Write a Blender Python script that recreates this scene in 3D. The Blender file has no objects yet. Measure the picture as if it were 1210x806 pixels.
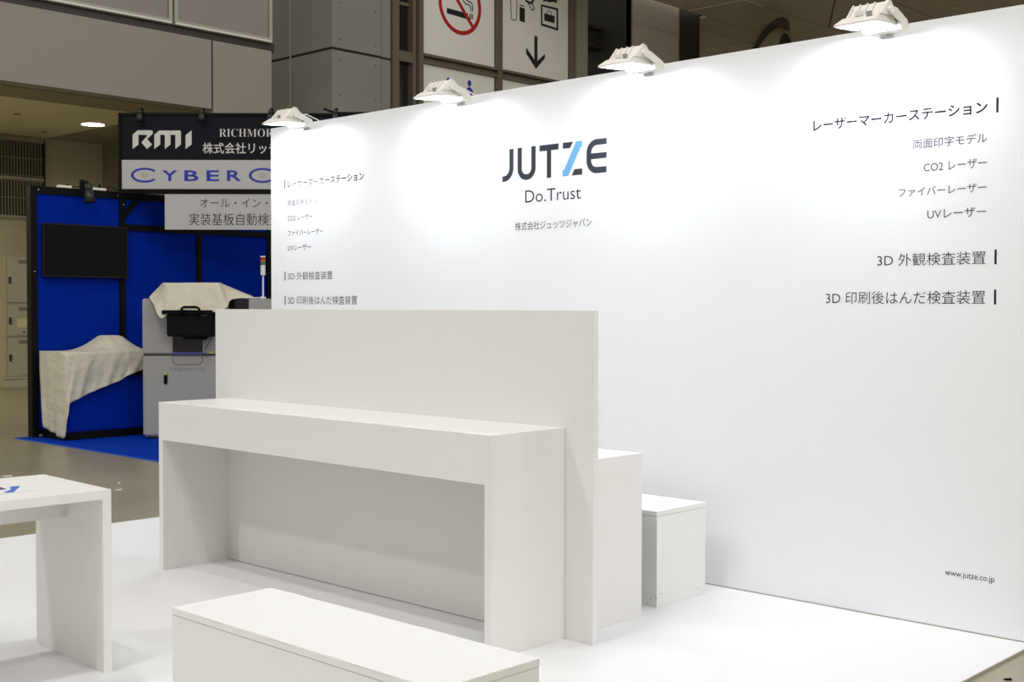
import bpy, bmesh, math, random
from mathutils import Vector, Matrix
from mathutils.geometry import tessellate_polygon
random.seed(7)
S = bpy.context.scene
C = S.collection
R = math.radians

# ------------------------------------------------------------------ camera
F_PX, PITCH, ROLL, YAW, EYE = 1459.6, R(1.5474), R(0.1028), R(43.2873), 1.4
FW = Vector((-math.sin(YAW)*math.cos(PITCH), math.cos(YAW)*math.cos(PITCH), -math.sin(PITCH)))
RT0 = Vector((math.cos(YAW), math.sin(YAW), 0)); UP0 = RT0.cross(FW)
RT = math.cos(ROLL)*RT0 + math.sin(ROLL)*UP0
UP = -math.sin(ROLL)*RT0 + math.cos(ROLL)*UP0
EYEP = Vector((0, 0, EYE))
cam = bpy.data.objects.new('camera', bpy.data.cameras.new('camera')); C.objects.link(cam)
cam.data.sensor_width = 36; cam.data.lens = F_PX/1210*36; cam.data.clip_end = 200
m3 = Matrix((RT, UP, -FW)).transposed()
cam.matrix_world = Matrix.Translation(EYEP) @ m3.to_4x4()
S.camera = cam
def at(px, py, ax, v):
    "point of the photograph lying on the plane axis=v (surveying helper)"
    d = FW + RT*((px-605)/F_PX) - UP*((py-403)/F_PX)
    return EYEP + d*((v-EYEP[ax])/d[ax])
def at_pl(px, py, P, N):
    d = FW + RT*((px-605)/F_PX) - UP*((py-403)/F_PX)
    return EYEP + d*((Vector(P)-EYEP).dot(N)/d.dot(N))

# ------------------------------------------------------------------ world, exposure, hall lamps and added fills
S.view_settings.view_transform = 'Standard'; S.view_settings.look = 'None'
S.view_settings.gamma = 1; S.view_settings.use_curve_mapping = False
S.view_settings.exposure = 0.0
w = bpy.data.worlds.new('hall_air'); S.world = w; w.use_nodes = True
bg = w.node_tree.nodes['Background']; bg.inputs[0].default_value = (1.0, 0.955, 0.885, 1); bg.inputs[1].default_value = 0.43
def area(name, loc, size, power, col=(1, .96, .9), aim=None, sy=None):
    l = bpy.data.lights.new(name, 'AREA'); l.energy = power; l.color = col; l.size = size
    l.shape = 'DISK'
    if sy: l.shape = 'RECTANGLE'; l.size_y = sy
    o = bpy.data.objects.new(name, l); C.objects.link(o); o.location = loc
    if aim is not None:
        o.rotation_euler = (Vector(aim)-Vector(loc)).to_track_quat('-Z', 'Y').to_euler()
    return o
HB = (1.0, 0.98, 0.95)
for (x, y, e) in [(-3.5, -1.1, 195), (-3.5, -3.0, 195), (1.5, -1.1, 225), (3.5, 3.5, 70), (8, -3, 230), (-2.5, 8.2, 60), (3, 9.5, 60), (-8, -6, 420), (-7.5, 1.5, 190)]:  # rows matching the floor shadow stripes, plus lamps added to even out brightness
    area('hall_lamp_and_fill', (x, y, 12), 0.7, e, HB, (x, y, 0))
area('hall_lamp_and_fill', (11, 4.5, 8), 1.2, 440, HB, (-4, 4, 0))  # added low fill from +X, brightens the right-hand sides of counters and boxes
fl = area('hall_lamp_and_fill', (-3, 13, 8.5), 2.0, 140, HB, (-16, 16, 6)); fl.data.spread = R(120)  # added fill behind the printed wall, aimed at the column and hall signs
area('hall_lamp_and_fill', (-19, 4.5, 4.2),   .5, 190, (1, .86, .52), (-19, 4.5, 0))  # unseen warm lamp added to brighten the recess and its floor

# ------------------------------------------------------------------ helpers
def mat(name, col, rough=.5, metal=0., noise=0.04, scale=8., bump=0., bscale=60., spec=.5, emit=None, es=0, dist=None, coat=0):
    m = bpy.data.materials.new(name); m.use_nodes = True; nt = m.node_tree; b = nt.nodes['Principled BSDF']
    b.inputs['Roughness'].default_value = rough; b.inputs['Metallic'].default_value = metal
    b.inputs['Specular IOR Level'].default_value = spec
    b.inputs['Coat Weight'].default_value = coat
    tc = nt.nodes.new('ShaderNodeTexCoord'); nz = nt.nodes.new('ShaderNodeTexNoise')
    nz.inputs['Scale'].default_value = scale; nz.inputs['Detail'].default_value = 5
    nt.links.new(tc.outputs['Object'], nz.inputs['Vector'])
    mx = nt.nodes.new('ShaderNodeMix'); mx.data_type = 'RGBA'
    c1 = [max(0, c*(1-noise)) for c in col]; c2 = [min(1, c*(1+noise)) for c in col]
    mx.inputs[6].default_value = (*c1, 1); mx.inputs[7].default_value = (*c2, 1)
    nt.links.new(nz.outputs['Fac'], mx.inputs[0]); nt.links.new(mx.outputs[2], b.inputs['Base Color'])
    if bump:
        n2 = nt.nodes.new('ShaderNodeTexNoise'); n2.inputs['Scale'].default_value = bscale; n2.inputs['Detail'].default_value = 4
        nt.links.new(tc.outputs['Object'], n2.inputs['Vector'])
        bp = nt.nodes.new('ShaderNodeBump'); bp.inputs['Strength'].default_value = bump; bp.inputs['Distance'].default_value = dist or .01
        nt.links.new(n2.outputs['Fac'], bp.inputs['Height']); nt.links.new(bp.outputs['Normal'], b.inputs['Normal'])
    if emit:
        b.inputs['Emission Color'].default_value = (*emit, 1); b.inputs['Emission Strength'].default_value = es
    return m
M = {}
def sr(r, g, b): return tuple(((c/255)/12.92 if c/255 <= .04045 else ((c/255+.055)/1.055)**2.4) for c in (r, g, b))
M['wall'] = mat('white_wall_paper', (.88, .895, .925), .42, noise=.01, bump=.03, bscale=300)
M['lam'] = mat('white_laminate', (.80, .79, .77), .38, noise=.012, bump=.02, bscale=200)
M['lamtop'] = mat('white_laminate_top', (.80, .79, .77), .38, noise=.012)
M['plat'] = mat('white_platform_vinyl', (.745, .75, .765), .5, noise=.012, scale=2, bump=.02, bscale=150)
M['ply'] = mat('white_box_board', (.81, .805, .78), .5, noise=.02, scale=14)
M['boxtop'] = mat('white_box_cloth', (.745, .745, .735), .6, noise=.01)
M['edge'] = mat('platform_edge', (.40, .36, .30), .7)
M['ink'] = mat('black_ink', sr(32, 36, 50), .7, spec=.08)
M['ink2'] = mat('grey_ink', sr(95, 95, 108), .7, spec=.08)
M['logo'] = mat('charcoal_logo_ink', sr(58, 63, 72), .7, spec=.08)
M['sky'] = mat('light_blue_ink', sr(112, 174, 222), .7, spec=.08)
M['lampw'] = mat('white_lamp_enamel', (.82, .80, .75), .35, noise=.02)
M['glow'] = mat('lamp_glass_glow', (1, 1, 1), .3, emit=(.87, .94, 1), es=108)
M['steel'] = mat('bright_steel', (.6, .6, .6), .25, 1.)
M['blk'] = mat('black_powder_coat', (.004, .004, .0045), .5, spec=.12)
M['blkp'] = mat('black_panel', (.007, .007, .012), .5, spec=.12)
M['blue'] = mat('blue_felt_panel', (.001, .022, .31), .9, spec=.03, noise=.08, scale=3, bump=.1, bscale=20)
M['bcarp'] = mat('blue_carpet', (.002, .035, .36), .9, spec=.03, noise=.1, scale=30, bump=.3, bscale=200)
M['bedge'] = mat('blue_carpet_edge', (.01, .09, .55), .8)
M['sgn'] = mat('grey_white_sign_board', (.48, .475, .47), .5, noise=.01)
M['sgn_l'] = mat('silver_letter', (.62, .61, .58), .5)
M['navy'] = mat('navy_blue_ink', (.012, .025, .36), .5)
M['gring'] = mat('grey_ring_ink', (.33, .33, .30), .5)
M['tv'] = mat('television_glass', (.003, .003, .004), .3, noise=0, spec=.15)
M['cloth'] = mat('cream_cloth', (.62, .59, .47), .85, noise=.05, scale=12, bump=.6, bscale=6, dist=.05)
M['mach'] = mat('machine_grey', (.36, .355, .33), .4, noise=.02)
M['machd'] = mat('machine_seam_dark', (.03, .03, .03), .6)
M['glassd'] = mat('dark_machine_window', (.01, .006, .006), .15)
M['lav'] = mat('lavender_strip', (.06, .07, .28), .4)
M['yel'] = mat('yellow_plastic', (.55, .5, .02), .5)
M['red'] = mat('red_lens', (.35, .02, .01), .3)
M['org'] = mat('orange_lens', (.42, .12, .01), .3)
M['grn'] = mat('green_lens', (.01, .2, .1), .3)
M['beam'] = mat('beam_cladding', (.31, .283, .25), .55, noise=.03, scale=1.2)
M['band'] = mat('dark_brown_trim', (.035, .027, .018), .5)
M['frame'] = mat('board_frame', (.42, .40, .34), .45)
M['board'] = mat('grey_board', (.27, .25, .23), .5, noise=.03, scale=.8)
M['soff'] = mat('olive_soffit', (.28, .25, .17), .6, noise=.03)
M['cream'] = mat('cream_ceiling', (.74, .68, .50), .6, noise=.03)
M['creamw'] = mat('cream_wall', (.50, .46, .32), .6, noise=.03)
M['louv'] = mat('louvre_metal', (.20, .19, .14), .4, noise=.05)
M['lock'] = mat('locker_enamel', (.44, .42, .31), .45, noise=.02)
M['conc'] = mat('concrete_panel', (.24, .225, .195), .75, noise=.12, scale=1.2, bump=.1)
M['concd'] = mat('concrete_panel_shadowed_side', (.31, .295, .26), .75, noise=.12, scale=1.2, bump=.1)
M['seam'] = mat('seam_black', (.02, .018, .015), .8)
M['bronze'] = mat('bronze_frame', (.13, .11, .08), .4, noise=.04)
M['dglass'] = mat('dark_glass', (.012, .011, .009), .15)
M['wsign'] = mat('wayfinding_board', (.80, .78, .73), .5, noise=.01)
M['signred'] = mat('sign_red', (.42, .012, .01), .5)
M['signblk'] = mat('sign_black', (.012, .012, .013), .5)
M['signblu'] = mat('sign_blue', (.01, .05, .40), .5)
M['dark'] = mat('dark_recess', (.045, .042, .034), .8, noise=.1, scale=.7)
M['taupe'] = mat('taupe_wall', (.50, .44, .37), .7, noise=.03)
M['ceil'] = mat('ceiling_panel', (.66, .58, .45), .8, noise=.05, scale=.6)
M['duct'] = mat('duct_nozzle', (.26, .23, .15), .5)
M['paper'] = mat('paper', (.72, .72, .72), .5)
M['pblue'] = mat('brochure_blue', (.06, .16, .56), .4)
M['pdark'] = mat('brochure_navy', (.06, .08, .16), .4)
M['stk'] = mat('pale_sticker', (.5, .48, .36), .5)
# hall concrete floor: polished, stained
m = mat('hall_concrete_floor', (.27, .247, .17), .28, noise=.25, scale=.9, spec=.42); M['floor'] = m
nt = m.node_tree; b = nt.nodes['Principled BSDF']
n3 = nt.nodes.new('ShaderNodeTexNoise'); n3.inputs['Scale'].default_value = 5; n3.inputs['Detail'].default_value = 8
tc = nt.nodes.new('ShaderNodeTexCoord'); mp = nt.nodes.new('ShaderNodeMapping'); mp.inputs['Scale'].default_value = (1, .35, 1)
nt.links.new(tc.outputs['Object'], mp.inputs[0]); nt.links.new(mp.outputs[0], n3.inputs['Vector'])
rp = nt.nodes.new('ShaderNodeMapRange'); rp.inputs[3].default_value = .2; rp.inputs[4].default_value = .42
nt.links.new(n3.outputs['Fac'], rp.inputs[0]); nt.links.new(rp.outputs[0], b.inputs['Roughness'])

def link(name, me, m, parent=None):
    o = bpy.data.objects.new(name, me); C.objects.link(o)
    if m is not None: me.materials.append(m)
    if parent is not None:
        o.parent = parent
        o.matrix_parent_inverse = Matrix.Identity(4)
    return o
def mesh(name, bm, m, parent=None, smooth=False):
    bmesh.ops.recalc_face_normals(bm, faces=bm.faces)
    me = bpy.data.meshes.new(name); bm.to_mesh(me); bm.free()
    if smooth:
        for p in me.polygons: p.use_smooth = True
    return link(name, me, m, parent)
def addbox(bm, a, b, mtx=None):
    vs = [Vector((x, y, z)) for x in (a[0], b[0]) for y in (a[1], b[1]) for z in (a[2], b[2])]
    if mtx: vs = [mtx @ v for v in vs]
    v = [bm.verts.new(p) for p in vs]
    for f in ((0, 1, 3, 2), (4, 6, 7, 5), (0, 4, 5, 1), (2, 3, 7, 6), (0, 2, 6, 4), (1, 5, 7, 3)): bm.faces.new([v[i] for i in f])
def bevel(bm, r):
    bmesh.ops.bevel(bm, geom=list(bm.edges), offset=r, segments=2, affect='EDGES', clamp_overlap=True)
def box(name, a, b, m, parent=None, bev=0.):
    bm = bmesh.new(); addbox(bm, a, b)
    if bev: bevel(bm, bev)
    return mesh(name, bm, m, parent)
def addcyl(bm, p0, p1, r0, r1=None, n=20, cap=True):
    r1 = r0 if r1 is None else r1; p0 = Vector(p0); p1 = Vector(p1)
    q = (p1-p0).to_track_quat('Z', 'Y'); A = []; B = []
    for i in range(n):
        a = 2*math.pi*i/n; c = Vector((math.cos(a), math.sin(a), 0))
        A.append(bm.verts.new(p0+q@(c*r0))); B.append(bm.verts.new(p1+q@(c*r1)))
    for i in range(n): bm.faces.new((A[i], A[(i+1) % n], B[(i+1) % n], B[i]))
    if cap: bm.faces.new(A[::-1]); bm.faces.new(B)
def cyl(name, p0, p1, r0, m, parent=None, r1=None, n=20, cap=True):
    bm = bmesh.new(); addcyl(bm, p0, p1, r0, r1, n, cap); o = mesh(name, bm, m, parent)
    return o
def thing(name, label, cat, loc=(0, 0, 0), group=None, rz=0):
    o = bpy.data.objects.new(name, None); C.objects.link(o); o.location = loc; o.rotation_euler.z = rz
    o['label'] = label; o['category'] = cat; o.empty_display_size = .1
    if group: o['group'] = group
    return o
def tag(o, label, cat, group=None):
    o['label'] = label; o['category'] = cat
    if group: o['group'] = group
    return o
def struct(o): o['kind'] = 'structure'; return o
def tube(name, pts, r, m, parent=None, n=8):
    bm = bmesh.new(); rings = []
    pts = [Vector(p) for p in pts]
    for i, p in enumerate(pts):
        t = (pts[min(i+1, len(pts)-1)]-pts[max(i-1, 0)]).normalized(); q = t.to_track_quat('Z', 'Y')
        rings.append([bm.verts.new(p+q@Vector((math.cos(2*math.pi*k/n)*r, math.sin(2*math.pi*k/n)*r, 0))) for k in range(n)])
    for a, b in zip(rings, rings[1:]):
        for k in range(n): bm.faces.new((a[k], a[(k+1) % n], b[(k+1) % n], b[k]))
    bm.faces.new(rings[0][::-1]); bm.faces.new(rings[-1])
    return mesh(name, bm, m, parent, True)
# a drawing plane: origin P, unit u (right), v (up); printed marks stand 1 mm proud
class Plane:
    def __init__(s, P, u, v, lift=.0012): s.P = Vector(P); s.u = Vector(u).normalized(); s.v = Vector(v).normalized(); s.n = s.u.cross(s.v); s.lift = lift
    def mtx(s):
        m = Matrix((s.u, s.v, s.n)).transposed().to_4x4(); m.translation = s.P; return m
    def poly(s, bm, pts, lift=None):
        l = s.lift if lift is None else lift
        top = [bm.verts.new(s.P+s.u*a+s.v*b+s.n*l) for a, b in pts]; bot = [bm.verts.new(s.P+s.u*a+s.v*b) for a, b in pts]
        k = len(pts)
        if k > 4:
            for t in tessellate_polygon([[Vector((a, b, 0)) for a, b in pts]]): bm.faces.new([top[i] for i in t])
        else: bm.faces.new(top)
        for i in range(k): bm.faces.new((top[i], bot[i], bot[(i+1) % k], top[(i+1) % k]))
    def ring(s, bm, outer, inner, lift=None):
        l = s.lift if lift is None else lift
        k = len(outer); O = [bm.verts.new(s.P+s.u*a+s.v*b+s.n*l) for a, b in outer]; I = [bm.verts.new(s.P+s.u*a+s.v*b+s.n*l) for a, b in inner]
        O2 = [bm.verts.new(s.P+s.u*a+s.v*b) for a, b in outer]; I2 = [bm.verts.new(s.P+s.u*a+s.v*b) for a, b in inner]
        for i in range(k):
            j = (i+1) % k; bm.faces.new((O[i], O[j], I[j], I[i])); bm.faces.new((O[i], O2[i], O2[j], O[j])); bm.faces.new((I[i], I[j], I2[j], I2[i]))
    def stroke(s, bm, pts, wd, lift=None):
        "constant-width ribbon along a polyline"
        L = []; Rr = []
        for i, p in enumerate(pts):
            p = Vector(p); a = Vector(pts[i-1]) if i else None; c = Vector(pts[i+1]) if i < len(pts)-1 else None
            d0 = (p-a).normalized() if a else (c-p).normalized(); d1 = (c-p).normalized() if c else d0
            n0 = Vector((-d0.y, d0.x)); n1 = Vector((-d1.y, d1.x)); nn = (n0+n1).normalized(); k = wd/2/max(.3, nn.dot(n0))
            L.append(p+nn*k); Rr.append(p-nn*k)
        for i in range(len(pts)-1): s.poly(bm, [L[i], L[i+1], Rr[i+1], Rr[i]], lift)
    def text(s, name, body, x0, x1, y0, y1, m, parent, off=0., lift=None, fitw=True, skew=0):
        cu = bpy.data.curves.new(name, 'FONT'); cu.body = body; cu.size = 1; cu.resolution_u = 3; cu.offset = off; cu.extrude = .0
        t = bpy.data.objects.new(name, cu); C.objects.link(t)
        dg = bpy.context.evaluated_depsgraph_get(); me = bpy.data.meshes.new_from_object(t.evaluated_get(dg))
        bpy.data.objects.remove(t)
        if not me.vertices: print('EMPTY TEXT', body); return None
        xs = [v.co.x for v in me.vertices]; ys = [v.co.y for v in me.vertices]
        ax, bx, ay, by = min(xs), max(xs), min(ys), max(ys); sy = (y1-y0)/(by-ay); sx = (x1-x0)/(bx-ax) if fitw else sy
        l = s.lift if lift is None else lift
        for v in me.vertices:
            v.co = s.P+s.u*(x0+(v.co.x-ax)*sx)+s.v*(y0+(v.co.y-ay)*sy)+s.n*l
        me.materials.clear(); me.name = name
        return link(name, me, m, parent)
def circ(cx, cy, rx, ry=None, n=48, a0=0, a1=360):
    ry = ry or rx; full = abs(a1-a0) >= 360
    k = n if full else n+1
    return [(cx+rx*math.cos(R(a0+(a1-a0)*i/n)), cy+ry*math.sin(R(a0+(a1-a0)*i/n))) for i in range(k)]

# ------------------------------------------------------------------ hall floor, platform
struct(box('floor', (-45, -25, -.25), (25, 45, -.012), M['floor']))
WY = 5.2154; WZ = 2.663; WX0, WX1 = -7.262, -1.93
pt = thing('platform', 'low white platform that carries the white counters, boxes and tall printed wall', 'platform', (-4.6, 2, -.012))
def P_(o, loc):  # geometry is written in world coordinates: bring it under its parent
    return o
def adopt(parent):
    "re-express children written in world coordinates in the frame of their parent"
    bpy.context.view_layer.update()
    inv = parent.matrix_world.inverted()
    for ch in parent.children:
        def tr(o):
            if o.type == 'MESH': o.data.transform(inv)
            for c in o.children: tr(c)
        tr(ch)
box('deck', (-7.341, -5.5, -.0105), (-1.925, 5.33, 0), M['plat'], pt)
box('edge_strip', (-1.925, -5.5, -.0118), (-1.9215, 5.33, -.001), M['edge'], pt)
box('edge_strip', (-7.3445, -5.5, -.0118), (-7.341, 5.33, -.001), M['edge'], pt)
adopt(pt)

# ------------------------------------------------------------------ printed white wall
wl = thing('partition_wall', 'tall white booth wall printed with the charcoal logo and two columns of product names', 'wall', (-4.6, WY, 0))
box('panel', (WX0, WY, .004), (WX1, WY+.10, WZ), M['wall'], wl, .002)
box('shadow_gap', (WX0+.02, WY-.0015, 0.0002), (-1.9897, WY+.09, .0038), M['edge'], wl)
WP = Plane((0, WY, 0), (1, 0, 0), (0, 0, 1), .0008)   # seen from -Y: u = +X, v = +Z
WP.n = Vector((0, -1, 0))
T = lambda body, x0, x1, y0, y1, m=M['ink'], off=0.: WP.text('lettering', body, x0, x1, y0, y1, m, wl, off)
def bar(x, y0, y1):
    bm = bmesh.new(); WP.poly(bm, [(x-.0045, y0), (x+.0045, y0), (x+.0045, y1), (x-.0045, y1)]); mesh('heading_bar', bm, M['ink'], wl)
LS = 'レーザーマーカーステーション'
for side in (0, 1):
    def span(w): return (-7.064, -7.064+w) if side == 0 else (-2.143-w, -2.143)
    T(LS, *span(.826), 2.229, 2.282, M['ink'], .020)
    T('両面印字モデル', *span(.332), 2.104, 2.147, M['ink2'], .006)
    T('CO2 レーザー', *span(.281), 1.999, 2.041, M['ink2'], .006)
    T('ファイバーレーザー', *span(.397), 1.896, 1.936, M['ink2'], .006)
    T('UVレーザー', *span(.262), 1.792, 1.834, M['ink2'], .006)
    T('3D 外観検査装置', *span(.496), 1.589, 1.645, M['ink'], -.005)
    T('3D 印刷後はんだ検査装置', *span(.753), 1.419, 1.477, M['ink'], -.005)
    bx_ = -7.097 if side == 0 else -2.101
    for a, b_ in ((2.227, 2.290), (1.587, 1.650), (1.417, 1.480)): bar(bx_, a, b_)
T('Do.Trust', -4.810, -4.394, 2.000, 2.070, M['ink'], -.006)
T('株式会社ジュッツジャパン', -4.889, -4.317, 1.843, 1.892, M['ink'], -.004)
T('www.jutze.co.jp', -2.306, -2.089, .226, .258, M['ink'], 0)
# logo
lg = bmesh.new()
def arc(cx, cy, r, a0, a1, n=10): return [(cx+r*math.cos(R(a0+(a1-a0)*i/n)), cy+r*math.sin(R(a0+(a1-a0)*i/n))) for i in range(n+1)]
h = .0325
WP.stroke(lg, [(-4.9195, 2.317)]+arc(-4.9795, 2.2075, .06, 0, -90)+[(-4.992, 2.1475)], h)
WP.stroke(lg, [(-4.854, 2.318)]+arc(-4.8035, 2.1975, .0505, 180, 270)+arc(-4.7975, 2.1975, .0505, 270, 360)+[(-4.747, 2.318)], h)
WP.poly(lg, [(-4.700, 2.317), (-4.700, 2.284), (-4.558, 2.284), (-4.558, 2.317)])
WP.poly(lg, [(-4.6445, 2.2839), (-4.6445, 2.131), (-4.6135, 2.131), (-4.6135, 2.2839)])
WP.poly(lg, [(-4.526, 2.317), (-4.526, 2.284), (-4.473, 2.284), (-4.453, 2.317)])
WP.poly(lg, [(-4.461, 2.131), (-4.385, 2.131), (-4.385, 2.165), (-4.441, 2.165)])
WP.stroke(lg, [(-4.214, 2.300)]+arc(-4.283, 2.245, .055, 90, 180)+arc(-4.283, 2.203, .055, 180, 270)+[(-4.214, 2.148)], h+.001)
WP.poly(lg, [(-4.3215, 2.209), (-4.214, 2.209), (-4.214, 2.241), (-4.3215, 2.241)], .0009)
mesh('logo_lettering', lg, M['logo'], wl)
lb = bmesh.new()
WP.poly(lb, [(-4.429, 2.317), (-4.517, 2.166), (-4.528, 2.166), (-4.528, 2.131), (-4.486, 2.131), (-4.397, 2.282), (-4.386, 2.282), (-4.386, 2.317)])
o = mesh('logo_slash', lb, M['sky'], wl); o['label'] = 'light blue diagonal slash of the logo letter Z'
adopt(wl)

# ------------------------------------------------------------------ counters
def desk(name, x0, x1, y0, y1, hgt, t, apron, front, label):
    "board desk open on one long side (front=-1: -Y, +1: +Y)"
    d = thing(name, label, 'counter', ((x0+x1)/2, (y0+y1)/2, 0))
    box('countertop', (x0, y0, hgt-t), (x1, y1, hgt), M['lam'], d)
    box('side_panel', (x0, y0, 0), (x0+t, y1, hgt-t), M['lam'], d)
    box('side_panel', (x1-t, y0, 0), (x1, y1, hgt-t), M['lam'], d)
    ya, yb = (y0, y0+t) if front < 0 else (y1-t, y1)
    box('fascia', (x0+t, ya, hgt-apron), (x1-t, yb, hgt-t), M['lam'], d)
    ya, yb = (y1-t, y1) if front < 0 else (y0, y0+t)
    box('back_panel', (x0+t, ya, .003), (x1-t, yb, hgt-t), M['lam'], d)
    adopt(d); return d
# fascia and side edges share one flush face in the photograph
desk('reception_counter', -5.864, -3.396, 3.486, 3.9330, .8947, .036, .199, -1, 'long white counter open underneath, in front of the upright divider panel')
desk('rear_counter', -5.864, -3.388, 3.9675, 4.456, .744, .036, .16, 1, 'lower white counter behind the upright divider panel, mostly hidden by it')
d = thing('divider_panel', 'upright white divider panel standing between the two long counters', 'panel', (-4.62, 3.95, 0))
box('board', (-6.0095, 3.9336, 0), (-3.2432, 3.9668, 1.3887), M['lam'], d, .0012); adopt(d)

# ------------------------------------------------------------------ boxes
def boxseat(x0, x1, y0, y1, hgt, label):
    d = thing('box_bench', label, 'box', ((x0+x1)/2, (y0+y1)/2, 0), rz=0)
    box('body', (x0+.001, y0+.001, 0), (x1-.001, y1-.001, hgt-.0235), M['ply'], d, .001)
    box('lid', (x0, y0, hgt-.0222), (x1, y1, hgt-.0015), M['ply'], d, .001)
    # thin cover sheet whose cut edge wavers a little
    bm = bmesh.new(); top = []; n = 60
    rnd = random.Random(int(abs(x0)*100))
    def wav(s, ph): return .0012*math.sin(s*21+ph)+.0009*math.sin(s*47+ph*2)
    per = []
    for i in range(n): s = i/n; per.append((x0+(x1-x0)*s, y0+.001+wav(s, 1)))
    for i in range(n//3): s = i/(n//3); per.append((x1-.001-wav(s, 2), y0+(y1-y0)*s))
    for i in range(n): s = 1-i/n; per.append((x0+(x1-x0)*s, y1-.001-wav(s, 3)))
    for i in range(n//3): s = 1-i/(n//3); per.append((x0+.001+wav(s, 4), y0+(y1-y0)*s))
    a = [bm.verts.new((p[0], p[1], hgt)) for p in per]; b_ = [bm.verts.new((p[0], p[1], hgt-.0014)) for p in per]
    bm.faces.new(a); bm.faces.new(b_[::-1])
    for i in range(len(per)): j = (i+1) % len(per); bm.faces.new((a[i], a[j], b_[j], b_[i]))
    mesh('cover_sheet', bm, M['boxtop'], d)
    return d
f = boxseat(-3.4478, -2.2231, 2.0907, 2.4728, .4497, 'long low white box with a lid in the foreground, nearest the camera'); adopt(f)
rb = boxseat(-4.66, -3.4367, 4.6366, 5.0357, .4497, 'low white box with scuffed corners, behind the rear counter by the printed wall')
# scuffs at its foot
bm = bmesh.new(); rnd = random.Random(3)
for i in range(34):
    if rnd.random() < .5:
        y = 4.65+rnd.random()*.38; z = .015+rnd.random()*.05; s = .002+rnd.random()*.004
        if 4.7 < y < 4.95: continue
        addbox(bm, (-3.4380, y, z), (-3.4374, y+s, z+s*.6))
    else:
        x = -3.50+rnd.random()*.06; z = .01+rnd.random()*.06; s = .002+rnd.random()*.004
        addbox(bm, (x, 4.6372, z), (x+s, 4.6378, z+s*.6))
o = mesh('scuff_marks', bm, mat('scuff_grey', (.32, .30, .27), .7), rb); o['kind'] = 'stuff'
adopt(rb)

# ------------------------------------------------------------------ white table at the left, with a brochure
tb = thing('side_table', 'white board table with panel legs at the left edge, a brochure on it', 'table', (-4.347, 2.379, 0), rz=R(-1.9))
L = 1.25; W_ = .594; TH = .702; tt = .036
box('tabletop', (-W_, -L, TH-tt), (0, 0, TH), M['lam'], tb, .0012)
box('leg_panel', (-W_, -tt, 0), (0, 0, TH-tt), M['lam'], tb, .001)
box('leg_panel', (-W_, -L, 0), (0, -L+tt, TH-tt), M['lam'], tb, .001)
box('centre_rail', (-.333, -L+tt, .561), (-.313, -tt, TH-tt), M['lam'], tb)
cyl('fixing_block', (-.312, -.05, .572), (-.304, -.05, .572), .007, M['lam'], tb, n=12)
bz = TH+.001
def bp(x, y): return at(x, y, 2, bz)
def flat(name, pts, m, z0, z1, parent):
    bm = bmesh.new(); a = [bm.verts.new((p[0], p[1], z1)) for p in pts]; b_ = [bm.verts.new((p[0], p[1], z0)) for p in pts]
    bm.faces.new(a); bm.faces.new(b_[::-1])
    for i in range(len(pts)): j = (i+1) % len(pts); bm.faces.new((a[i], a[j], b_[j], b_[i]))
    return mesh(name, bm, m, parent)
br = thing('brochure', 'white brochure with a blue printed band lying on the table at left', 'brochure', (-4.6, 2.0, TH))
k0, k1, k2 = bp(42.5, 579.7), bp(4.6, 570), bp(0, 584.6)
dy = (k2-k0); dy.normalize(); dx = (k1-k0)
q = [k0, k1, k1+dy*.21, k0+dy*.21]
flat('cover', q, M['paper'], TH+.0003, TH+.003, br)
def q_(a, b): return k0+dx*a+dy*b
flat('blue_band', [bp(24, 575), bp(13.5, 575.6), bp(10.8, 577.6), bp(14, 578.4), bp(3.6, 583.3), bp(16, 582.6)], M['pblue'], TH+.0029, TH+.0034, br)
flat('navy_band', [bp(8, 578.8), bp(0, 576), bp(-6, 577), bp(-4, 580.6), bp(0, 579.6)], M['pdark'], TH+.0029, TH+.0034, br)
adopt(br)

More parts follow.
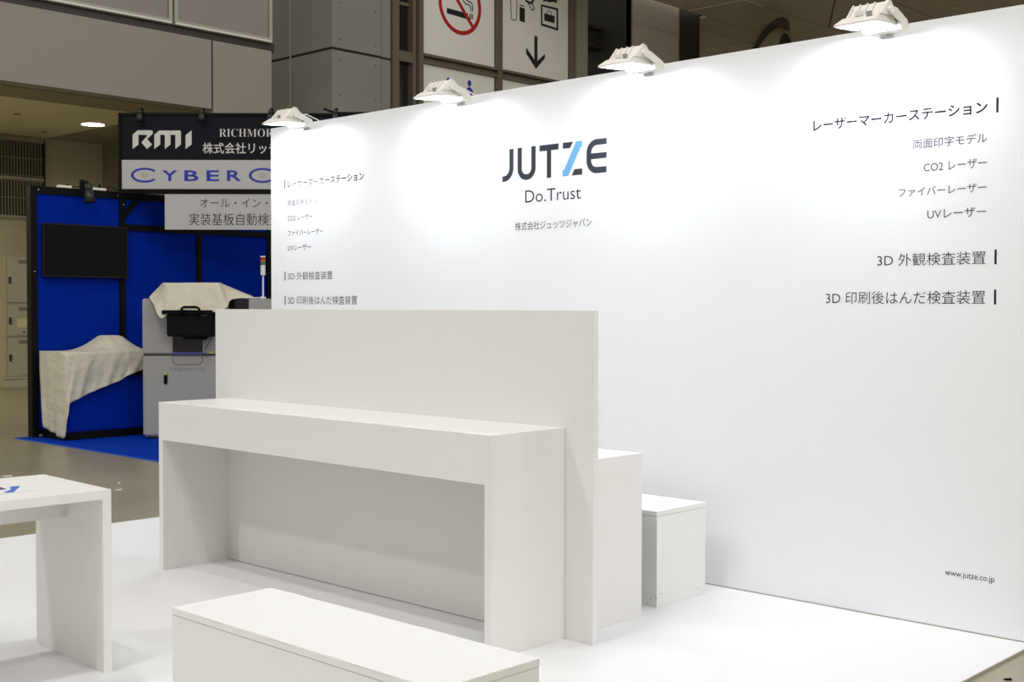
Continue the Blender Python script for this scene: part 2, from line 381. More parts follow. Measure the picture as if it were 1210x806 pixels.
# ------------------------------------------------------------------ floodlights on the wall
def floodlight(X, label):
    d = thing('floodlight', label, 'lamp', (X, WY, WZ), 'floodlights clipped along the top of the printed wall')
    d.rotation_euler.z = R(0)
    # head: flared frame with the glass below, gear box above, tilted a little towards the wall
    tilt = Matrix.Translation((-.005, -.205, -.022)) @ Matrix.Rotation(R(4), 4, 'X')
    def lb(name, a, b, m, bev=.002, par=d):
        bm = bmesh.new(); addbox(bm, a, b)
        if bev: bevel(bm, bev)
        for v in bm.verts: v.co = tilt @ v.co
        return mesh(name, bm, m, par)
    def prism(name, prof, x0, x1, m, mt=tilt, cut=0.):
        bm = bmesh.new()
        a = [bm.verts.new(mt @ Vector((x0+(cut if z < -.03 else 0), y, z))) for y, z in prof]; b_ = [bm.verts.new(mt @ Vector((x1, y, z))) for y, z in prof]
        bm.faces.new(a); bm.faces.new(b_[::-1])
        for i in range(len(prof)): j = (i+1) % len(prof); bm.faces.new((a[i], a[j], b_[j], b_[i]))
        return mesh(name, bm, m, d)
    hw, hd = .100, .092
    bm = bmesh.new(); lo = [(-hw, -hd), (hw, -hd), (hw, hd), (-hw, hd)]
    def ringv(sx, sy, z, ox=0, oy=0): return [bm.verts.new(tilt @ Vector((a*sx+ox, b*sy+oy, z))) for a, b in lo]
    r0 = ringv(1, 1, -.008); r1 = ringv(1, 1, .001); r2 = ringv(.84, .70, .030, .006, .016)
    for A, B in ((r0, r1), (r1, r2)):
        for i in range(4): bm.faces.new((A[i], A[(i+1) % 4], B[(i+1) % 4], B[i]))
    bm.faces.new(r2)
    i0 = ringv(.93, .92, -.008); i1 = ringv(.91, .90, -.004)
    for i in range(4): bm.faces.new((r0[i], i0[i], i0[(i+1) % 4], r0[(i+1) % 4])); bm.faces.new((i0[i], i1[i], i1[(i+1) % 4], i0[(i+1) % 4]))
    mesh('housing', bm, M['lampw'], d)
    lb('glass', (-hw*.905, -hd*.895, -.0045), (hw*.905, hd*.895, -.003), M['glow'], 0)
    prism('gear_box', [(-.032, .028), (.028, .088), (.052, .092), (.088, .052), (.080, .028)], -.072, .100, M['lampw'])
    for k in range(4): prism('fin', [(-.046, .029), (-.034, .029), (.026, .089), (.020, .092)], -.066+k*.034, -.060+k*.034, M['lampw'])
    prism('brace', [(-.040, .029), (-.030, .029), (.046, .094), (.036, .096)], .085, .098, M['lampw'])
    lb('label_plate', (.040, -.066, .022), (.068, -.060, .042), M['steel'], 0)
    lb('latch', (-.02, -.056, .028), (.022, -.034, .050), M['lampw'], .003)
    kn0 = tilt @ Vector((.1005, .030, .048)); kn1 = tilt @ Vector((.118, .030, .048))
    cyl('knob', kn0, kn1, .017, M['lampw'], d, n=24)
    I4 = Matrix.Identity(4)
    prism('yoke', [(-.112, -.044), (-.112, -.014), (-.100, -.010), (-.036, -.024), (-.036, -.040)], -.085, .118, M['lampw'], I4, .035)
    prism('yoke_arm', [(-.112, -.0139), (-.195, .012), (-.175, .040), (-.150, .040), (-.050, .004), (-.036, -.0259), (-.1, -.0099)], .112, .118, M['lampw'], I4)
    cyl('screw', (.015, -.1121, -.029), (.015, -.118, -.029), .010, M['steel'], d, n=16)
    cyl('screw', (.070, -.1121, -.028), (.070, -.115, -.028), .003, M['blk'], d, n=10)
    bm = bmesh.new()
    addbox(bm, (-.03, -.008, -.050), (.028, -.001, .007)); addbox(bm, (-.03, -.008, .0012), (.028, .112, .007)); addbox(bm, (-.03, .1012, -.05), (.028, .112, .0012))
    mesh('clamp', bm, M['steel'], d)
    cyl('clamp_screw', (.0, -.02, -.034), (.0, -.008, -.034), .006, M['steel'], d, n=12)
    tube('cable', [(.0, -.11, .03), (.03, -.03, .05), (.04, .06, .02), (.05, .125, -.01), (.06, .130, -.2), (.06, .130, -.6)], .004, M['lampw'], d)
    return d
for X, lab in ((-6.84, 'leftmost floodlight on the printed wall, above the left column of names'),
               (-5.330, 'second floodlight from the left, in front of the blue figures on the hall sign'),
               (-3.928, 'third floodlight from the left, up and to the right of the big logo'),
               (-2.600, 'rightmost floodlight, nearest the camera, above the right column of names')):
    floodlight(X, 'white ' + lab)

# ------------------------------------------------------------------ neighbour booth: blue wall
XW = -12.86; FZ = -.012
bw = thing('exhibit_wall', 'blue felt booth wall in black metal posts and rails behind the covered exhibits', 'wall', (XW, 8, FZ))
posts = [6.14, 7.18, 8.18, 9.19, 10.2]
for y in posts: box('post', (XW-.09, y-.025, FZ+.001), (XW+.02, y+.045, 2.70), M['blk'], bw, .003)
for a, b_ in zip(posts, posts[1:]):
    box('felt_panel', (XW-.03, a+.045, .08), (XW, b_-.025, 2.62), M['blue'], bw)
    box('rail', (XW-.05, a+.045, 2.62), (XW+.02, b_-.025, 2.70), M['blk'], bw)
    box('rail', (XW-.02, a+.045, .02), (XW+.012, b_-.025, .10), M['blk'], bw)
for a, b_ in zip(posts[1:], posts[2:]): box('rail', (XW-.02, a+.045, 2.27), (XW+.02, b_-.025, 2.34), M['blk'], bw)
box('rail', (XW-.02, 6.185, .60), (XW+.006, 7.155, .72), M['blk'], bw)
bm = bmesh.new(); addbox(bm, (0, -.03, 0), (.02, .03, .30)); mt = Matrix.Translation((XW+.001, 7.20, 2.42)) @ Matrix.Rotation(R(-42), 4, 'X')
for v in bm.verts: v.co = mt @ v.co
mesh('brace', bm, M['blk'], bw)
for y, z in ((6.2, 2.66), (7.13, 2.66), (7.2, 2.56), (6.15, 1.78)): cyl('bolt', (XW+.018, y, z), (XW+.026, y, z), .009, M['steel'], bw, n=8)
adopt(bw)
# adapters on top of the wall
for y, lab in ((6.52, 'small white power adapter on top of the blue wall, left of the black spotlight'), (6.93, 'small white power adapter on top of the blue wall, right of the black spotlight')):
    d = thing('power_adapter', lab, 'adapter', (XW-.03, y, 2.7005), 'power adapters on the blue wall')
    box('case', (-.03, -.075, 0), (.03, .075, .03), M['lampw'], d, .004)
    box('plug', (-.012, -.01 if y > 6.8 else .02, .03), (.012, .02 if y > 6.8 else .05, .07 if y > 6.8 else .045), M['blk'], d, .003)
    tube('cord', [(0, .07, .02), (-.02, .16, .06 if y > 6.8 else .03), (-.03, .24, .02), (-.04, .30, -.06)], .004, M['blk'], d)

# television
tvx = XW+.03
tv = thing('television', 'flat black television, switched off, hanging on the blue wall', 'television', (tvx, 6.72, 2.0))
box('bezel', (tvx, 6.225, 1.725), (tvx+.045, 7.225, 2.305), mat('tv_bezel', (.014, .014, .015), .5, spec=.2), tv, .004)
box('screen', (tvx+.0452, 6.24, 1.743), (tvx+.047, 7.21, 2.29), M['tv'], tv)
box('bracket', (XW+.002, 6.5, 1.85), (tvx-.001, 6.95, 2.15), M['blk'], tv)
adopt(tv)

# spotlights
def spot(loc, label, outdir, sc=1., grp='black spotlights on the neighbour booth sign'):
    d = thing('spotlight', label, 'lamp', loc, grp)
    o = Vector(outdir).normalized(); up = Vector((0, 0, 1))
    bm = bmesh.new(); addcyl(bm, Vector((0, 0, 0)), up*.075*sc, .022*sc, n=12); mesh('clip', bm, M['blk'], d)
    tube('arm', [up*.05*sc, up*.06*sc+o*.06*sc, up*.03*sc+o*.11*sc], .010*sc, M['blk'], d)
    a = up*.035*sc+o*.11*sc; b_ = a - up*.15*sc + o*.02
    bm = bmesh.new(); addcyl(bm, a, a-up*.05*sc, .024*sc, .03*sc, 16); addcyl(bm, a-up*.05*sc, b_, .03*sc, .052*sc, 20); mesh('shade', bm, mat('spot_black', (.02, .018, .017), .35), d, True)
    return d
spot((XW-.01, 6.72, 2.703), 'black clip-on spotlight on top of the blue wall above the television', (1, 0, 0), 1.35, 'black spotlights')

# ------------------------------------------------------------------ neighbour booth: diagonal sign
U = Vector((math.cos(YAW), math.sin(YAW), 0)); N_ = -Vector((-math.sin(YAW), math.cos(YAW), 0))  # N_ faces the aisle
PS = Vector((-12.80, 7.2, 0)) + N_*.12
SG = Plane(PS, U, (0, 0, 1), .002); SG.n = N_
def sg(x, y):
    p = at_pl(x, y, PS, N_) - PS; return (p.dot(U), p.z)
def sbox(name, x0, y0, x1, y1, d0, d1, m, par):
    (a, b_), (c, e) = sg(x0, y0), sg(x1, y1)
    bm = bmesh.new(); addbox(bm, (a, d0, e), (c, d1, b_))
    mt = Matrix((U, N_, Vector((0, 0, 1)))).transposed().to_4x4(); mt.translation = PS
    for v in bm.verts: v.co = mt @ v.co
    return mesh(name, bm, m, par)
sn = thing('booth_sign', 'black and white booth sign with silver and blue lettering, set diagonally over the neighbour booth', 'sign', (PS.x, PS.y, 2.7))
sbox('top_rail', 140, 133.5, 470, 137, -.06, .015, M['blk'], sn)
sbox('bottom_rail', 140, 223.8, 470, 229, -.06, .012, M['blk'], sn)
sbox('post', 140, 137, 143.8, 223.8, -.06, .015, M['blk'], sn)
sbox('header_panel', 143.8, 137, 470, 188.6, -.03, 0, M['blkp'], sn)
sbox('brand_panel', 143.8, 189.0, 470, 223.8, -.03, 0, M['sgn'], sn)
def px_poly(pts, ox, oy, s): return [sg(ox+x/s, oy+y/s) for x, y in pts]
bm = bmesh.new(); K = (150, 120, 10.073)
for pts in ([(68, 565), (68, 395), (130, 342), (285, 342), (308, 352), (308, 385), (240, 445), (300, 512), (240, 565), (172, 488), (222, 430), (236, 418), (238, 402), (228, 396), (138, 396), (138, 512)],
            [(326, 565), (326, 395), (385, 345), (508, 345), (518, 352), (528, 345), (632, 345), (643, 358), (643, 512), (577, 565), (577, 402), (570, 396), (519, 396), (519, 512), (452, 565), (452, 405), (440, 396), (397, 396), (397, 512)],
            [(698, 565), (698, 400), (770, 345), (770, 512)]):
    SG.poly(bm, px_poly(pts, *K))
mesh('silver_logo', bm, M['sgn_l'], sn)
def stext(body, x0, x1, yt, yb, m, off=0., nm='lettering', par=None):
    a, t_ = sg(x0, yt); c, b_ = sg(x1, yb); SG.text(nm, body, a, c, b_, t_, m, par or sn, off)
import unicodedata
def serif(s): return ''.join(chr(0x1D400+ord(c)-65) if 'A' <= c <= 'Z' else c for c in s)
stext(serif('RICHMORE'), 259, 331, 152.3, 161.8, M['sgn_l'], -.012)
stext('株式会社リッチモア', 239.5, 355, 168.5, 181.8, M['sgn_l'], .009)
# blue wide lettering: big open ring C with a grey eye, then YBER, then a second ring
bm = bmesh.new()
def ringC(cx, cy, rx, ry, a0=38, a1=322):
    ou = [sg(cx+rx*math.cos(R(a)), cy-ry*math.sin(R(a))) for a in [a0+(a1-a0)*i/40 for i in range(41)]]
    inn = [sg(cx+(rx-3.2)*math.cos(R(a)), cy-(ry-2.3)*math.sin(R(a))) for a in [a0-3+(a1-a0+6)*i/40 for i in range(41)]]
    for i in range(40): SG.poly(bm, [ou[i], ou[i+1], inn[i+1], inn[i]])
ringC(171, 207, 16.3, 8.8); mesh('ring_letter', bm, M['navy'], sn)
bm = bmesh.new(); ringC(310.3, 207.3, 16.3, 8.8); mesh('ring_letter', bm, M['navy'], sn)
for body, x0, x1 in (('Y', 191.5, 209.7), ('B', 217.8, 234.6), ('E', 244, 259), ('R', 268.2, 285), ('PTICS', 332, 420)):
    stext(body, x0, x1, 201.3, 214, M['navy'], .018)
for cx in (171, 310.3):
    bm = bmesh.new()
    SG.ring(bm, [sg(cx+3.1*math.cos(R(a*15)), 207.2+2.6*math.sin(R(a*15))) for a in range(24)], [sg(cx+1.9*math.cos(R(a*15)), 207.2+1.5*math.sin(R(a*15))) for a in range(24)])
    mesh('grey_eye', bm, M['gring'], sn)
adopt(sn)
hs = thing('hanging_sign', 'grey-white sign with two rows of black Japanese text hanging under the booth sign', 'sign', (PS.x, PS.y, 2.3))
sbox('board', 194.6, 229.3, 470, 271.8, -.02, .0, M['sgn'], hs)
stext('オール・イン・ワン', 236.5, 345, 234.8, 245, M['signblk'], -.008, par=hs)
stext('実装基板自動検査装置', 223.5, 358, 252, 266.5, M['signblk'], -.006, par=hs)
adopt(hs)
for px, lab in ((167, 'black spotlight on the booth sign, leftmost of its four, above the silver logo'), (240, 'second black spotlight from the left on the booth sign'),
                (320.5, 'third black spotlight on the booth sign, just above the corner of the white wall'), (397, 'black spotlight on the booth sign peeping over the white wall, rightmost of its four')):
    u, v = sg(px, 134); p = PS+U*u; spot((p.x, p.y, v+.001)-0*p if False else (p.x-N_.x*.03, p.y-N_.y*.03, v+.0005), lab, N_, .82)
# cable on the sign behind the first floodlight
u, v = sg(385, 131)
def sp(x, y, dd=0): a, b_ = sg(x, y); q0 = PS+U*a+N_*dd; return (q0.x, q0.y, b_)
tag(tube('power_cable', [sp(382, 128, -.03), sp(390, 131, -.03), sp(398, 133, -.03), sp(412, 133, -.03), sp(440, 133, -.03)], .012, M['blk']), 'black cable lying along the top of the booth sign behind the leftmost floodlight', 'cable')

# ------------------------------------------------------------------ carpet, covered counter
d = thing('carpet', 'bright blue carpet under the neighbour booth, edge seen from the aisle', 'carpet', (-11, 7.5, FZ))
box('pile', (-12.95, 5.975, FZ+.0005), (-8.2, 10.6, FZ+.006), M['bcarp'], d)
box('edge_tape', (-12.95, 5.95, FZ+.0005), (-8.2, 5.9745, FZ+.0065), M['bedge'], d)
adopt(d)
cx0, cx1, cy0, cy1, cz = XW+.03, -12.27, 6.21, 7.16, .905
dc = thing('display_counter', 'blue exhibit counter with black plinth standing against the blue wall', 'counter', ((cx0+cx1)/2, 6.7, FZ+.006))
box('carcass', (cx0, cy0, .08), (cx1, cy1, cz), M['blue'], dc)
ym = at(119, 470, 0, cx1).y
box('door', (cx1+.0005, cy0+.03, .10), (cx1+.008, ym-.003, .62), M['blue'], dc)
box('door', (cx1+.0005, ym+.003, .10), (cx1+.008, cy1-.01, .62), M['blue'], dc)
box('plinth', (cx0, cy0+.005, FZ+.007), (cx1-.01, cy1, .08), M['blk'], dc)
box('rail', (cx1+.0005, cy0, .655), (cx1+.008, cy1, .74), M['blk'], dc)
adopt(dc)
# cream cloth over it
def surf(name, rows, m, parent=None, thick=.004, sub=2):
    bm = bmesh.new(); V = [[bm.verts.new(p) for p in r] for r in rows]
    for a, b_ in zip(V, V[1:]):
        for i in range(len(a)-1): bm.faces.new((a[i], a[i+1], b_[i+1], b_[i]))
    o = mesh(name, bm, m, parent, True)
    sb = o.modifiers.new('s', 'SUBSURF'); sb.levels = sb.render_levels = sub
    so = o.modifiers.new('t', 'SOLIDIFY'); so.thickness = thick; so.offset = 0
    dg = bpy.context.evaluated_depsgraph_get(); me = bpy.data.meshes.new_from_object(o.evaluated_get(dg)); o.modifiers.clear(); o.data = me
    for p in me.polygons: p.use_smooth = True
    return o
FX = cx1+.05; SY = cy0-.03; TZ = cz+.018
def interp(tab, x):
    for (a, va), (b_, vb) in zip(tab, tab[1:]):
        if x <= b_: t_ = (x-a)/(b_-a) if b_ > a else 0; return tuple(p+(q0-p)*t_ for p, q0 in zip(va, vb)) if isinstance(va, tuple) else va+(vb-va)*t_
    return tab[-1][1]
cols = []
ns, nf = 9, 42
for i in range(ns):   # side face, from the wall to the corner
    s = i/(ns-1); X = cx0+.02+(FX-.02-cx0-.02)*s
    cols.append((Vector((X, SY, TZ)), at(55+(75.5-55)*s, 505+(518.5-505)*s, 1, SY), Vector((0, -1, 0)), s))
bot = [(0, (77, 518)), (.03, (76, 497)), (.07, (79, 487)), (.10, (78, 478)), (.15, (86, 474)), (.3, (103, 466)), (.5, (122, 457)), (.72, (143, 449)), (.78, (149, 444)), (1., (172, 435))]
for i in range(nf):
    s = i/(nf-1); Y = SY+.03+(7.20-SY-.03)*s; b0 = interp(bot, s)
    p = at(b0[0], b0[1], 0, FX); cols.append((Vector((FX, Y, TZ)), p, Vector((1, 0, 0)), 1+s))
rows = []
nv = 16
yb_ = [c[0] for c in cols]
def hump(x, y):
    up_, dn = 6.80, 6.97     # flat crown between these
    if y < up_: t_ = max(0, 1-(up_-y)/.34); w_ = t_**1.7
    elif y > dn: t_ = max(0, 1-(y-dn)/.20); w_ = t_
    else: w_ = 1
    return .165*w_
# top surface rows (from wall to front edge)
bmc = []
ntop = 9
for r in range(ntop):
    t_ = r/ntop; row = []
    for k, (tp, bt, n, s) in enumerate(cols):
        if k < ns: x = cx0+.02+(tp.x-cx0-.02)*1.0; y = tp.y+(1-0)*0
        base = Vector((cx0+.02, max(tp.y, SY), TZ)) if k >= ns else Vector((cx0+.02, SY, TZ))
        p = base.lerp(tp, t_); p.z += hump(p.x, p.y)*max(0, min(1, (1-t_)*2.2, .5+t_*3)) + .003*math.sin(9*s+5*t_)
        row.append(p)
    rows.append(row)
for r in range(nv+1):
    t_ = r/nv; row = []
    for k, (tp, bt, n, s) in enumerate(cols):
        p = tp.lerp(bt, t_)
        f_ = t_**.7
        fold = .020*math.sin(s*17+1.2*t_)+.012*math.sin(s*41+2*t_)+.022*max(0, math.cos((s-.98)*9))*1.2*t_
        p += n*(.012*min(1, t_*4)+max(-.01, fold)*f_*(1.0 if s < 1.35 else .55))
        row.append(p)
    rows.append(row)
o = surf('dust_cloth', rows, M['cloth'], None, .004, 1)
tag(o, 'cream cloth draped over the blue counter, hanging to a low corner at left', 'cloth', None)

# ------------------------------------------------------------------ inspection machine
PM = Vector((-11.86, 6.87, 0)); 
def mm(x, y): p = at_pl(x, y, PM, N_)-PM; return (p.dot(U), p.z)
MTX = Matrix((U, N_, Vector((0, 0, 1)))).transposed().to_4x4(); MTX.translation = PM
def mbox(name, u0, u1, d0, d1, z0, z1, m, par, bev=0):
    bm = bmesh.new(); addbox(bm, (u0, d0, z0), (u1, d1, z1))
    if bev: bevel(bm, bev)
    for v in bm.verts: v.co = MTX @ v.co
    return mesh(name, bm, m, par)
mc = thing('inspection_machine', 'grey floor-standing inspection machine with a draped top in the neighbour booth', 'machine', (PM.x, PM.y, FZ))
mbox('lower_cabinet', -.01, 1.46, -.55, 0, .02, .885, M['mach'], mc, .02)
mbox('upper_cabinet', -.01, 1.46, -.55, 0, .900, 1.49, M['mach'], mc, .012)
mbox('seam', 0, 1.45, -.54, -.012, .884, .901, M['machd'], mc)
mbox('base', .05, 1.40, -.5, -.05, -.004, .02, M['machd'], mc)
(a, b_), (c, e) = mm(270.5, 353), mm(294, 365)
mbox('dark_recess_panel', a, c, -.02, .002, e-.1, b_, M['glassd'], mc)
(a, b_), (c, e) = mm(204, 393), mm(239.5, 416)
mbox('window', a, c, 0.0005, .004, e, 1.2, M['glassd'], mc)
(a2, b2), (c2, e2) = mm(204, 416), mm(239.5, 419.3)
mbox('window_strip', a2, c2, .0005, .005, e2, e-.0005, M['lav'], mc)
bm = bmesh.new(); MP = Plane(PM, U, (0, 0, 1), .0015); MP.n = N_
pth = [mm(x, y) for x, y in ((204, 421), (204, 426), (205.5, 429), (209, 431), (234, 431), (237.5, 429), (239.5, 426), (239.5, 421))]
MP.stroke(bm, pth, .006); mesh('flap_outline', bm, M['machd'], mc)
(a, b_), (c, e) = mm(194, 442.5), mm(198, 453.5)
mbox('switch', a, c, 0, .02, e, b_, M['blk'], mc, .004)
(a, b_), (c, e) = mm(194.6, 440.5), mm(197, 443)
mbox('switch_cap', a, c, 0, .022, e, b_, M['yel'], mc)
(a, b_), (c, e) = mm(200.5, 434.5), mm(243, 438.7)
MP.text('lettering', 'CYBEROPTICS', a, c, e, b_, mat('etched_letter', (.20, .22, .24), .5), mc, .0)
(a, b_), (c, e) = mm(247, 415), mm(250.2, 418); mbox('warning_label', a, c, 0.0005, .002, e, b_, M['yel'], mc)
(a, b_), (c, e) = mm(250.6, 415), mm(252.8, 418); mbox('warning_label', a, c, 0.0005, .002, e, b_, M['stk'], mc)
tp = [mm(x, y) for x, y in ((250, 394), (249, 402), (243, 412), (242, 419), (245, 422), (247, 418))]
tube('cord', [MTX @ Vector((a, .012, b_)) for a, b_ in tp], .003, M['machd'], mc)
# stack light
su, sz = mm(309.8, 352); P0 = lambda z: MTX @ Vector((su, -.05, z))
sl = cyl('signal_tower', P0(1.4905), P0(mm(309, 325)[1]), .009, M['lampw'], mc)
for zt, zb, m_, r_ in ((302.3, 303.8, 'lampw', .028), (303.9, 306.8, 'red', .027), (306.9, 310, 'org', .027), (310.1, 313, 'grn', .027), (313.1, 325, 'lampw', .026)):
    cyl('lens' if m_ not in ('lampw',) else 'cap', P0(mm(309, zb)[1]), P0(mm(309, zt)[1]), r_, M[m_], sl, n=20)
cyl('foot', P0(1.491), P0(1.51), .03, M['lampw'], sl)
tube('lead', [MTX @ Vector((su+.0, -.03, 1.52)), MTX @ Vector((su-.02, -.02, 1.500)), MTX @ Vector((su-.3, -.02, 1.498)), MTX @ Vector((su-.6, -.02, 1.497))], .006, M['lampw'], sl)
adopt(mc)
# covered monitor arm case on the machine front
def mpt(x, y, dd): p = at_pl(x, y, PM+N_*dd, N_)-PM; return Vector((p.dot(U), p.dot(N_), p.z))
bc = thing('carrying_bag', 'black padded monitor cover with a top handle hanging on the front of the grey machine', 'bag', tuple(MTX @ Vector((.5, .1, 1.09))))
a, c = mpt(196.5, 369, .2), mpt(253, 398, .2)
bm = bmesh.new(); addbox(bm, (a.x, .06, c.z), (c.x, .20, a.z))
bmesh.ops.bevel(bm, geom=list(bm.edges), offset=.014, segments=2, affect='EDGES')
for v in bm.verts: v.co = MTX @ v.co
mesh('body', bm, M['blk'], bc)
a2, c2 = mpt(192, 366.5, .2), mpt(252, 371, .2)
mbox('top_bar', a2.x, c2.x, .08, .235, c2.z, a2.z, M['blk'], bc, .004)
tube('handle', [MTX @ mpt(x, y, .27) for x, y in ((214.5, 373), (214.8, 364.3), (217, 363), (232, 363), (235, 364.5), (236.5, 373))], .014, M['blk'], bc)
a3, c3 = mpt(193.5, 368.2, .2), mpt(197, 370, .2); mbox('tag', a3.x, c3.x, .1505, .155, c3.z, a3.z, M['lampw'], bc)
a3, c3 = mpt(237, 372, .2), mpt(245, 373.3, .2); mbox('badge', a3.x, c3.x, .2001, .204, c3.z, a3.z, mat('badge_grey', (.08, .08, .09), .4), bc)
a3, c3 = mpt(215, 397.5, .18), mpt(241, 401.5, .18); mbox('mount', a3.x, c3.x, .004, .15, c3.z, a3.z+.03, M['blk'], bc, .01)
adopt(bc)
# cloth over the machine top
D0 = .26
outl = [ # (top px) -> (bottom px), depth out from the machine front at top / bottom
 ((193, 333.6), (176, 351.5), -.25, .0), ((193.2, 333.6), (181, 358), -.1, .10), ((193.6, 333.6), (183.5, 367), .02, .22), ((194, 333.6), (190.5, 379), .08, .215),
 ((200, 333.6), (195, 374), .10, .215), ((208, 333.6), (201, 368), .10, .215), ((218, 333.4), (212, 366), .10, .215), ((230, 333.3), (224, 367), .10, .215), ((240, 333.3), (236, 368), .10, .215),
 ((250, 333.3), (250, 370), .10, .215), ((257, 333.4), (262, 367), .10, .215), ((259, 333.5), (269.5, 364), .08, .22), ((259.3, 333.8), (270, 355), .0, .12), ((259.5, 334), (278, 352.5), -.1, .02), ((259, 334), (302, 351.5), -.22, -.06)]
rows = []
rows.append([Vector((.22+.59*k/14, -.30, 1.53)) for k in range(15)])
rows.append([Vector((.225+.58*k/14, -.26, 1.655)) for k in range(15)])
for j in range(11):
    t_ = j/10; row = []
    for k, (tp_, bt_, d0, d1) in enumerate(outl):
        dd = d0+(d1-d0)*t_**1.0
        x = tp_[0]+(bt_[0]-tp_[0])*t_; y = tp_[1]+(bt_[1]-tp_[1])*t_
        p = mpt(x, y, dd); p.y += .018*math.sin(k*1.9+t_*2)*t_
        row.append(p)
    rows.append(row)
rows = [[MTX @ p for p in r] for r in rows]
o = surf('dust_cloth', rows, M['cloth'], None, .004, 2)
tag(o, 'cream cloth draped over the top of the grey machine', 'cloth')

# ------------------------------------------------------------------ hall: beam, hoarding, recess
XB = -16.3
ye = at(321, 141, 0, XB).y
bh = struct(box('trim_1', (XB-1.15, 2, 4.41), (XB-.0, 2.01, 4.42), M['beam'])); bpy.data.objects.remove(bh)
ys = at(251, 129, 0, XB).y
beam = bpy.data.objects.new('trim_1', None); C.objects.link(beam); beam['kind'] = 'structure'
box('cladding_panel', (XB-.3, 2, 4.42), (XB, ys-.015, 5.46), M['beam'], beam)
box('cladding_panel', (XB-.3, ys+.015, 4.0), (XB, ye, 5.46), M['beam'], beam)
box('joint', (XB-.28, ys-.015, 4.43), (XB-.02, ys+.015, 5.45), M['seam'], beam)
box('dark_band', (XB-.3, 2, 5.461), (XB-.06, ye+.1, 5.60), M['band'], beam)
hb = bpy.data.objects.new('trim_2', None); C.objects.link(hb); hb['kind'] = 'structure'
yd = at(204, 27, 0, XB).y; ys0 = yd-3.6
zb = 5.585
for a, b_ in ((ys0, yd-.02), (yd+.02, ye)):
    box('board_panel', (XB-.2, a+.06, zb+.07), (XB, b_-.06, 9), M['board'], hb)
    for (p, q0) in (((a, zb), (b_, zb+.07)), ((a, zb+.07), (a+.055, 9)), ((b_-.055, zb+.07), (b_, 9))):
        box('frame_bar', (XB-.2, p[0], p[1]), (XB+.03, q0[0], q0[1]), M['frame'], hb)
    box('frame_lip', (XB+.0305, a+.02, zb+.012), (XB+.034, b_-.02, zb+.034), M['lampw'], hb)
# recess: soffit, ceiling, back wall
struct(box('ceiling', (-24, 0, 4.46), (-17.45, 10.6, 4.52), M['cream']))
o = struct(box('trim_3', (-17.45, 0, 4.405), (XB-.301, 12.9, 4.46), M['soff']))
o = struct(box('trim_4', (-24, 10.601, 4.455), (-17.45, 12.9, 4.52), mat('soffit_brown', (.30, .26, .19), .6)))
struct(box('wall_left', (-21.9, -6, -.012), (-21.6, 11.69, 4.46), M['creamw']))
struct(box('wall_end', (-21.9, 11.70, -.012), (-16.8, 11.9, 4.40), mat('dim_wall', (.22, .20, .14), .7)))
# downlight
p = at(110, 147, 2, 4.455)
dl = thing('downlight', 'round glowing downlight recessed in the low cream ceiling at far left', 'lamp', (p.x, p.y, 4.4595))
bm = bmesh.new(); addcyl(bm, (0, 0, -.006), (0, 0, 0), .21, n=40); mesh('trim_ring', bm, M['band'], dl)
bm = bmesh.new(); addcyl(bm, (0, 0, -.012), (0, 0, -.0065), .185, n=40); mesh('lens', bm, mat('downlight_glow', (1, 1, 1), .4, emit=(1, .93, .72), es=9), dl)
# smoke heads
for px, py in ((52, 156), (20, 135)):
    q0 = at(px, py, 2, 4.45); tag(cyl('sprinkler_head', (q0.x, q0.y, 4.44), (q0.x, q0.y, 4.459), .05, M['soff'], None, r1=.06), 'tiny round ceiling sprinkler %s' % ('near the louvred wall at far left' if px > 40 else 'above the top left corner of the louvred wall'), 'sprinkler')
# louvre wall
lv = thing('louvre_grille', 'tall ribbed metal louvre set high in the cream wall at far left', 'grille', (-21.6, 9.2, 3.7))
XL = -21.595
for (z0, z1) in ((3.73, 4.36), (3.0, 3.66)):
    box('backing', (XL-.002, 6.5, z0), (XL+.02, 10.5, z1), M['dark'], lv)
    bm = bmesh.new()
    y = 6.54
    while y < 10.46: addbox(bm, (XL+.0205, y, z0+.02), (XL+.06, y+.022, z1-.02)); y += .055
    o = mesh('slats', bm, M['louv'], lv); o['kind'] = 'stuff'
    for zz in (z0, z1-.02, (z0+z1)/2): box('cross_bar', (XL+.02, 6.5, zz), (XL+.065, 10.5, zz+.02), M['louv'], lv)
for z in (2.975, 3.665, 4.362): box('frame_bar', (XL, 6.4, z), (XL+.075, 10.53, z+.05), mat('louvre_frame', (.36, .34, .25), .5), lv)
box('frame_bar', (XL, 10.5, 2.975), (XL+.075, 10.53, 4.41), M['band'], lv)
adopt(lv)
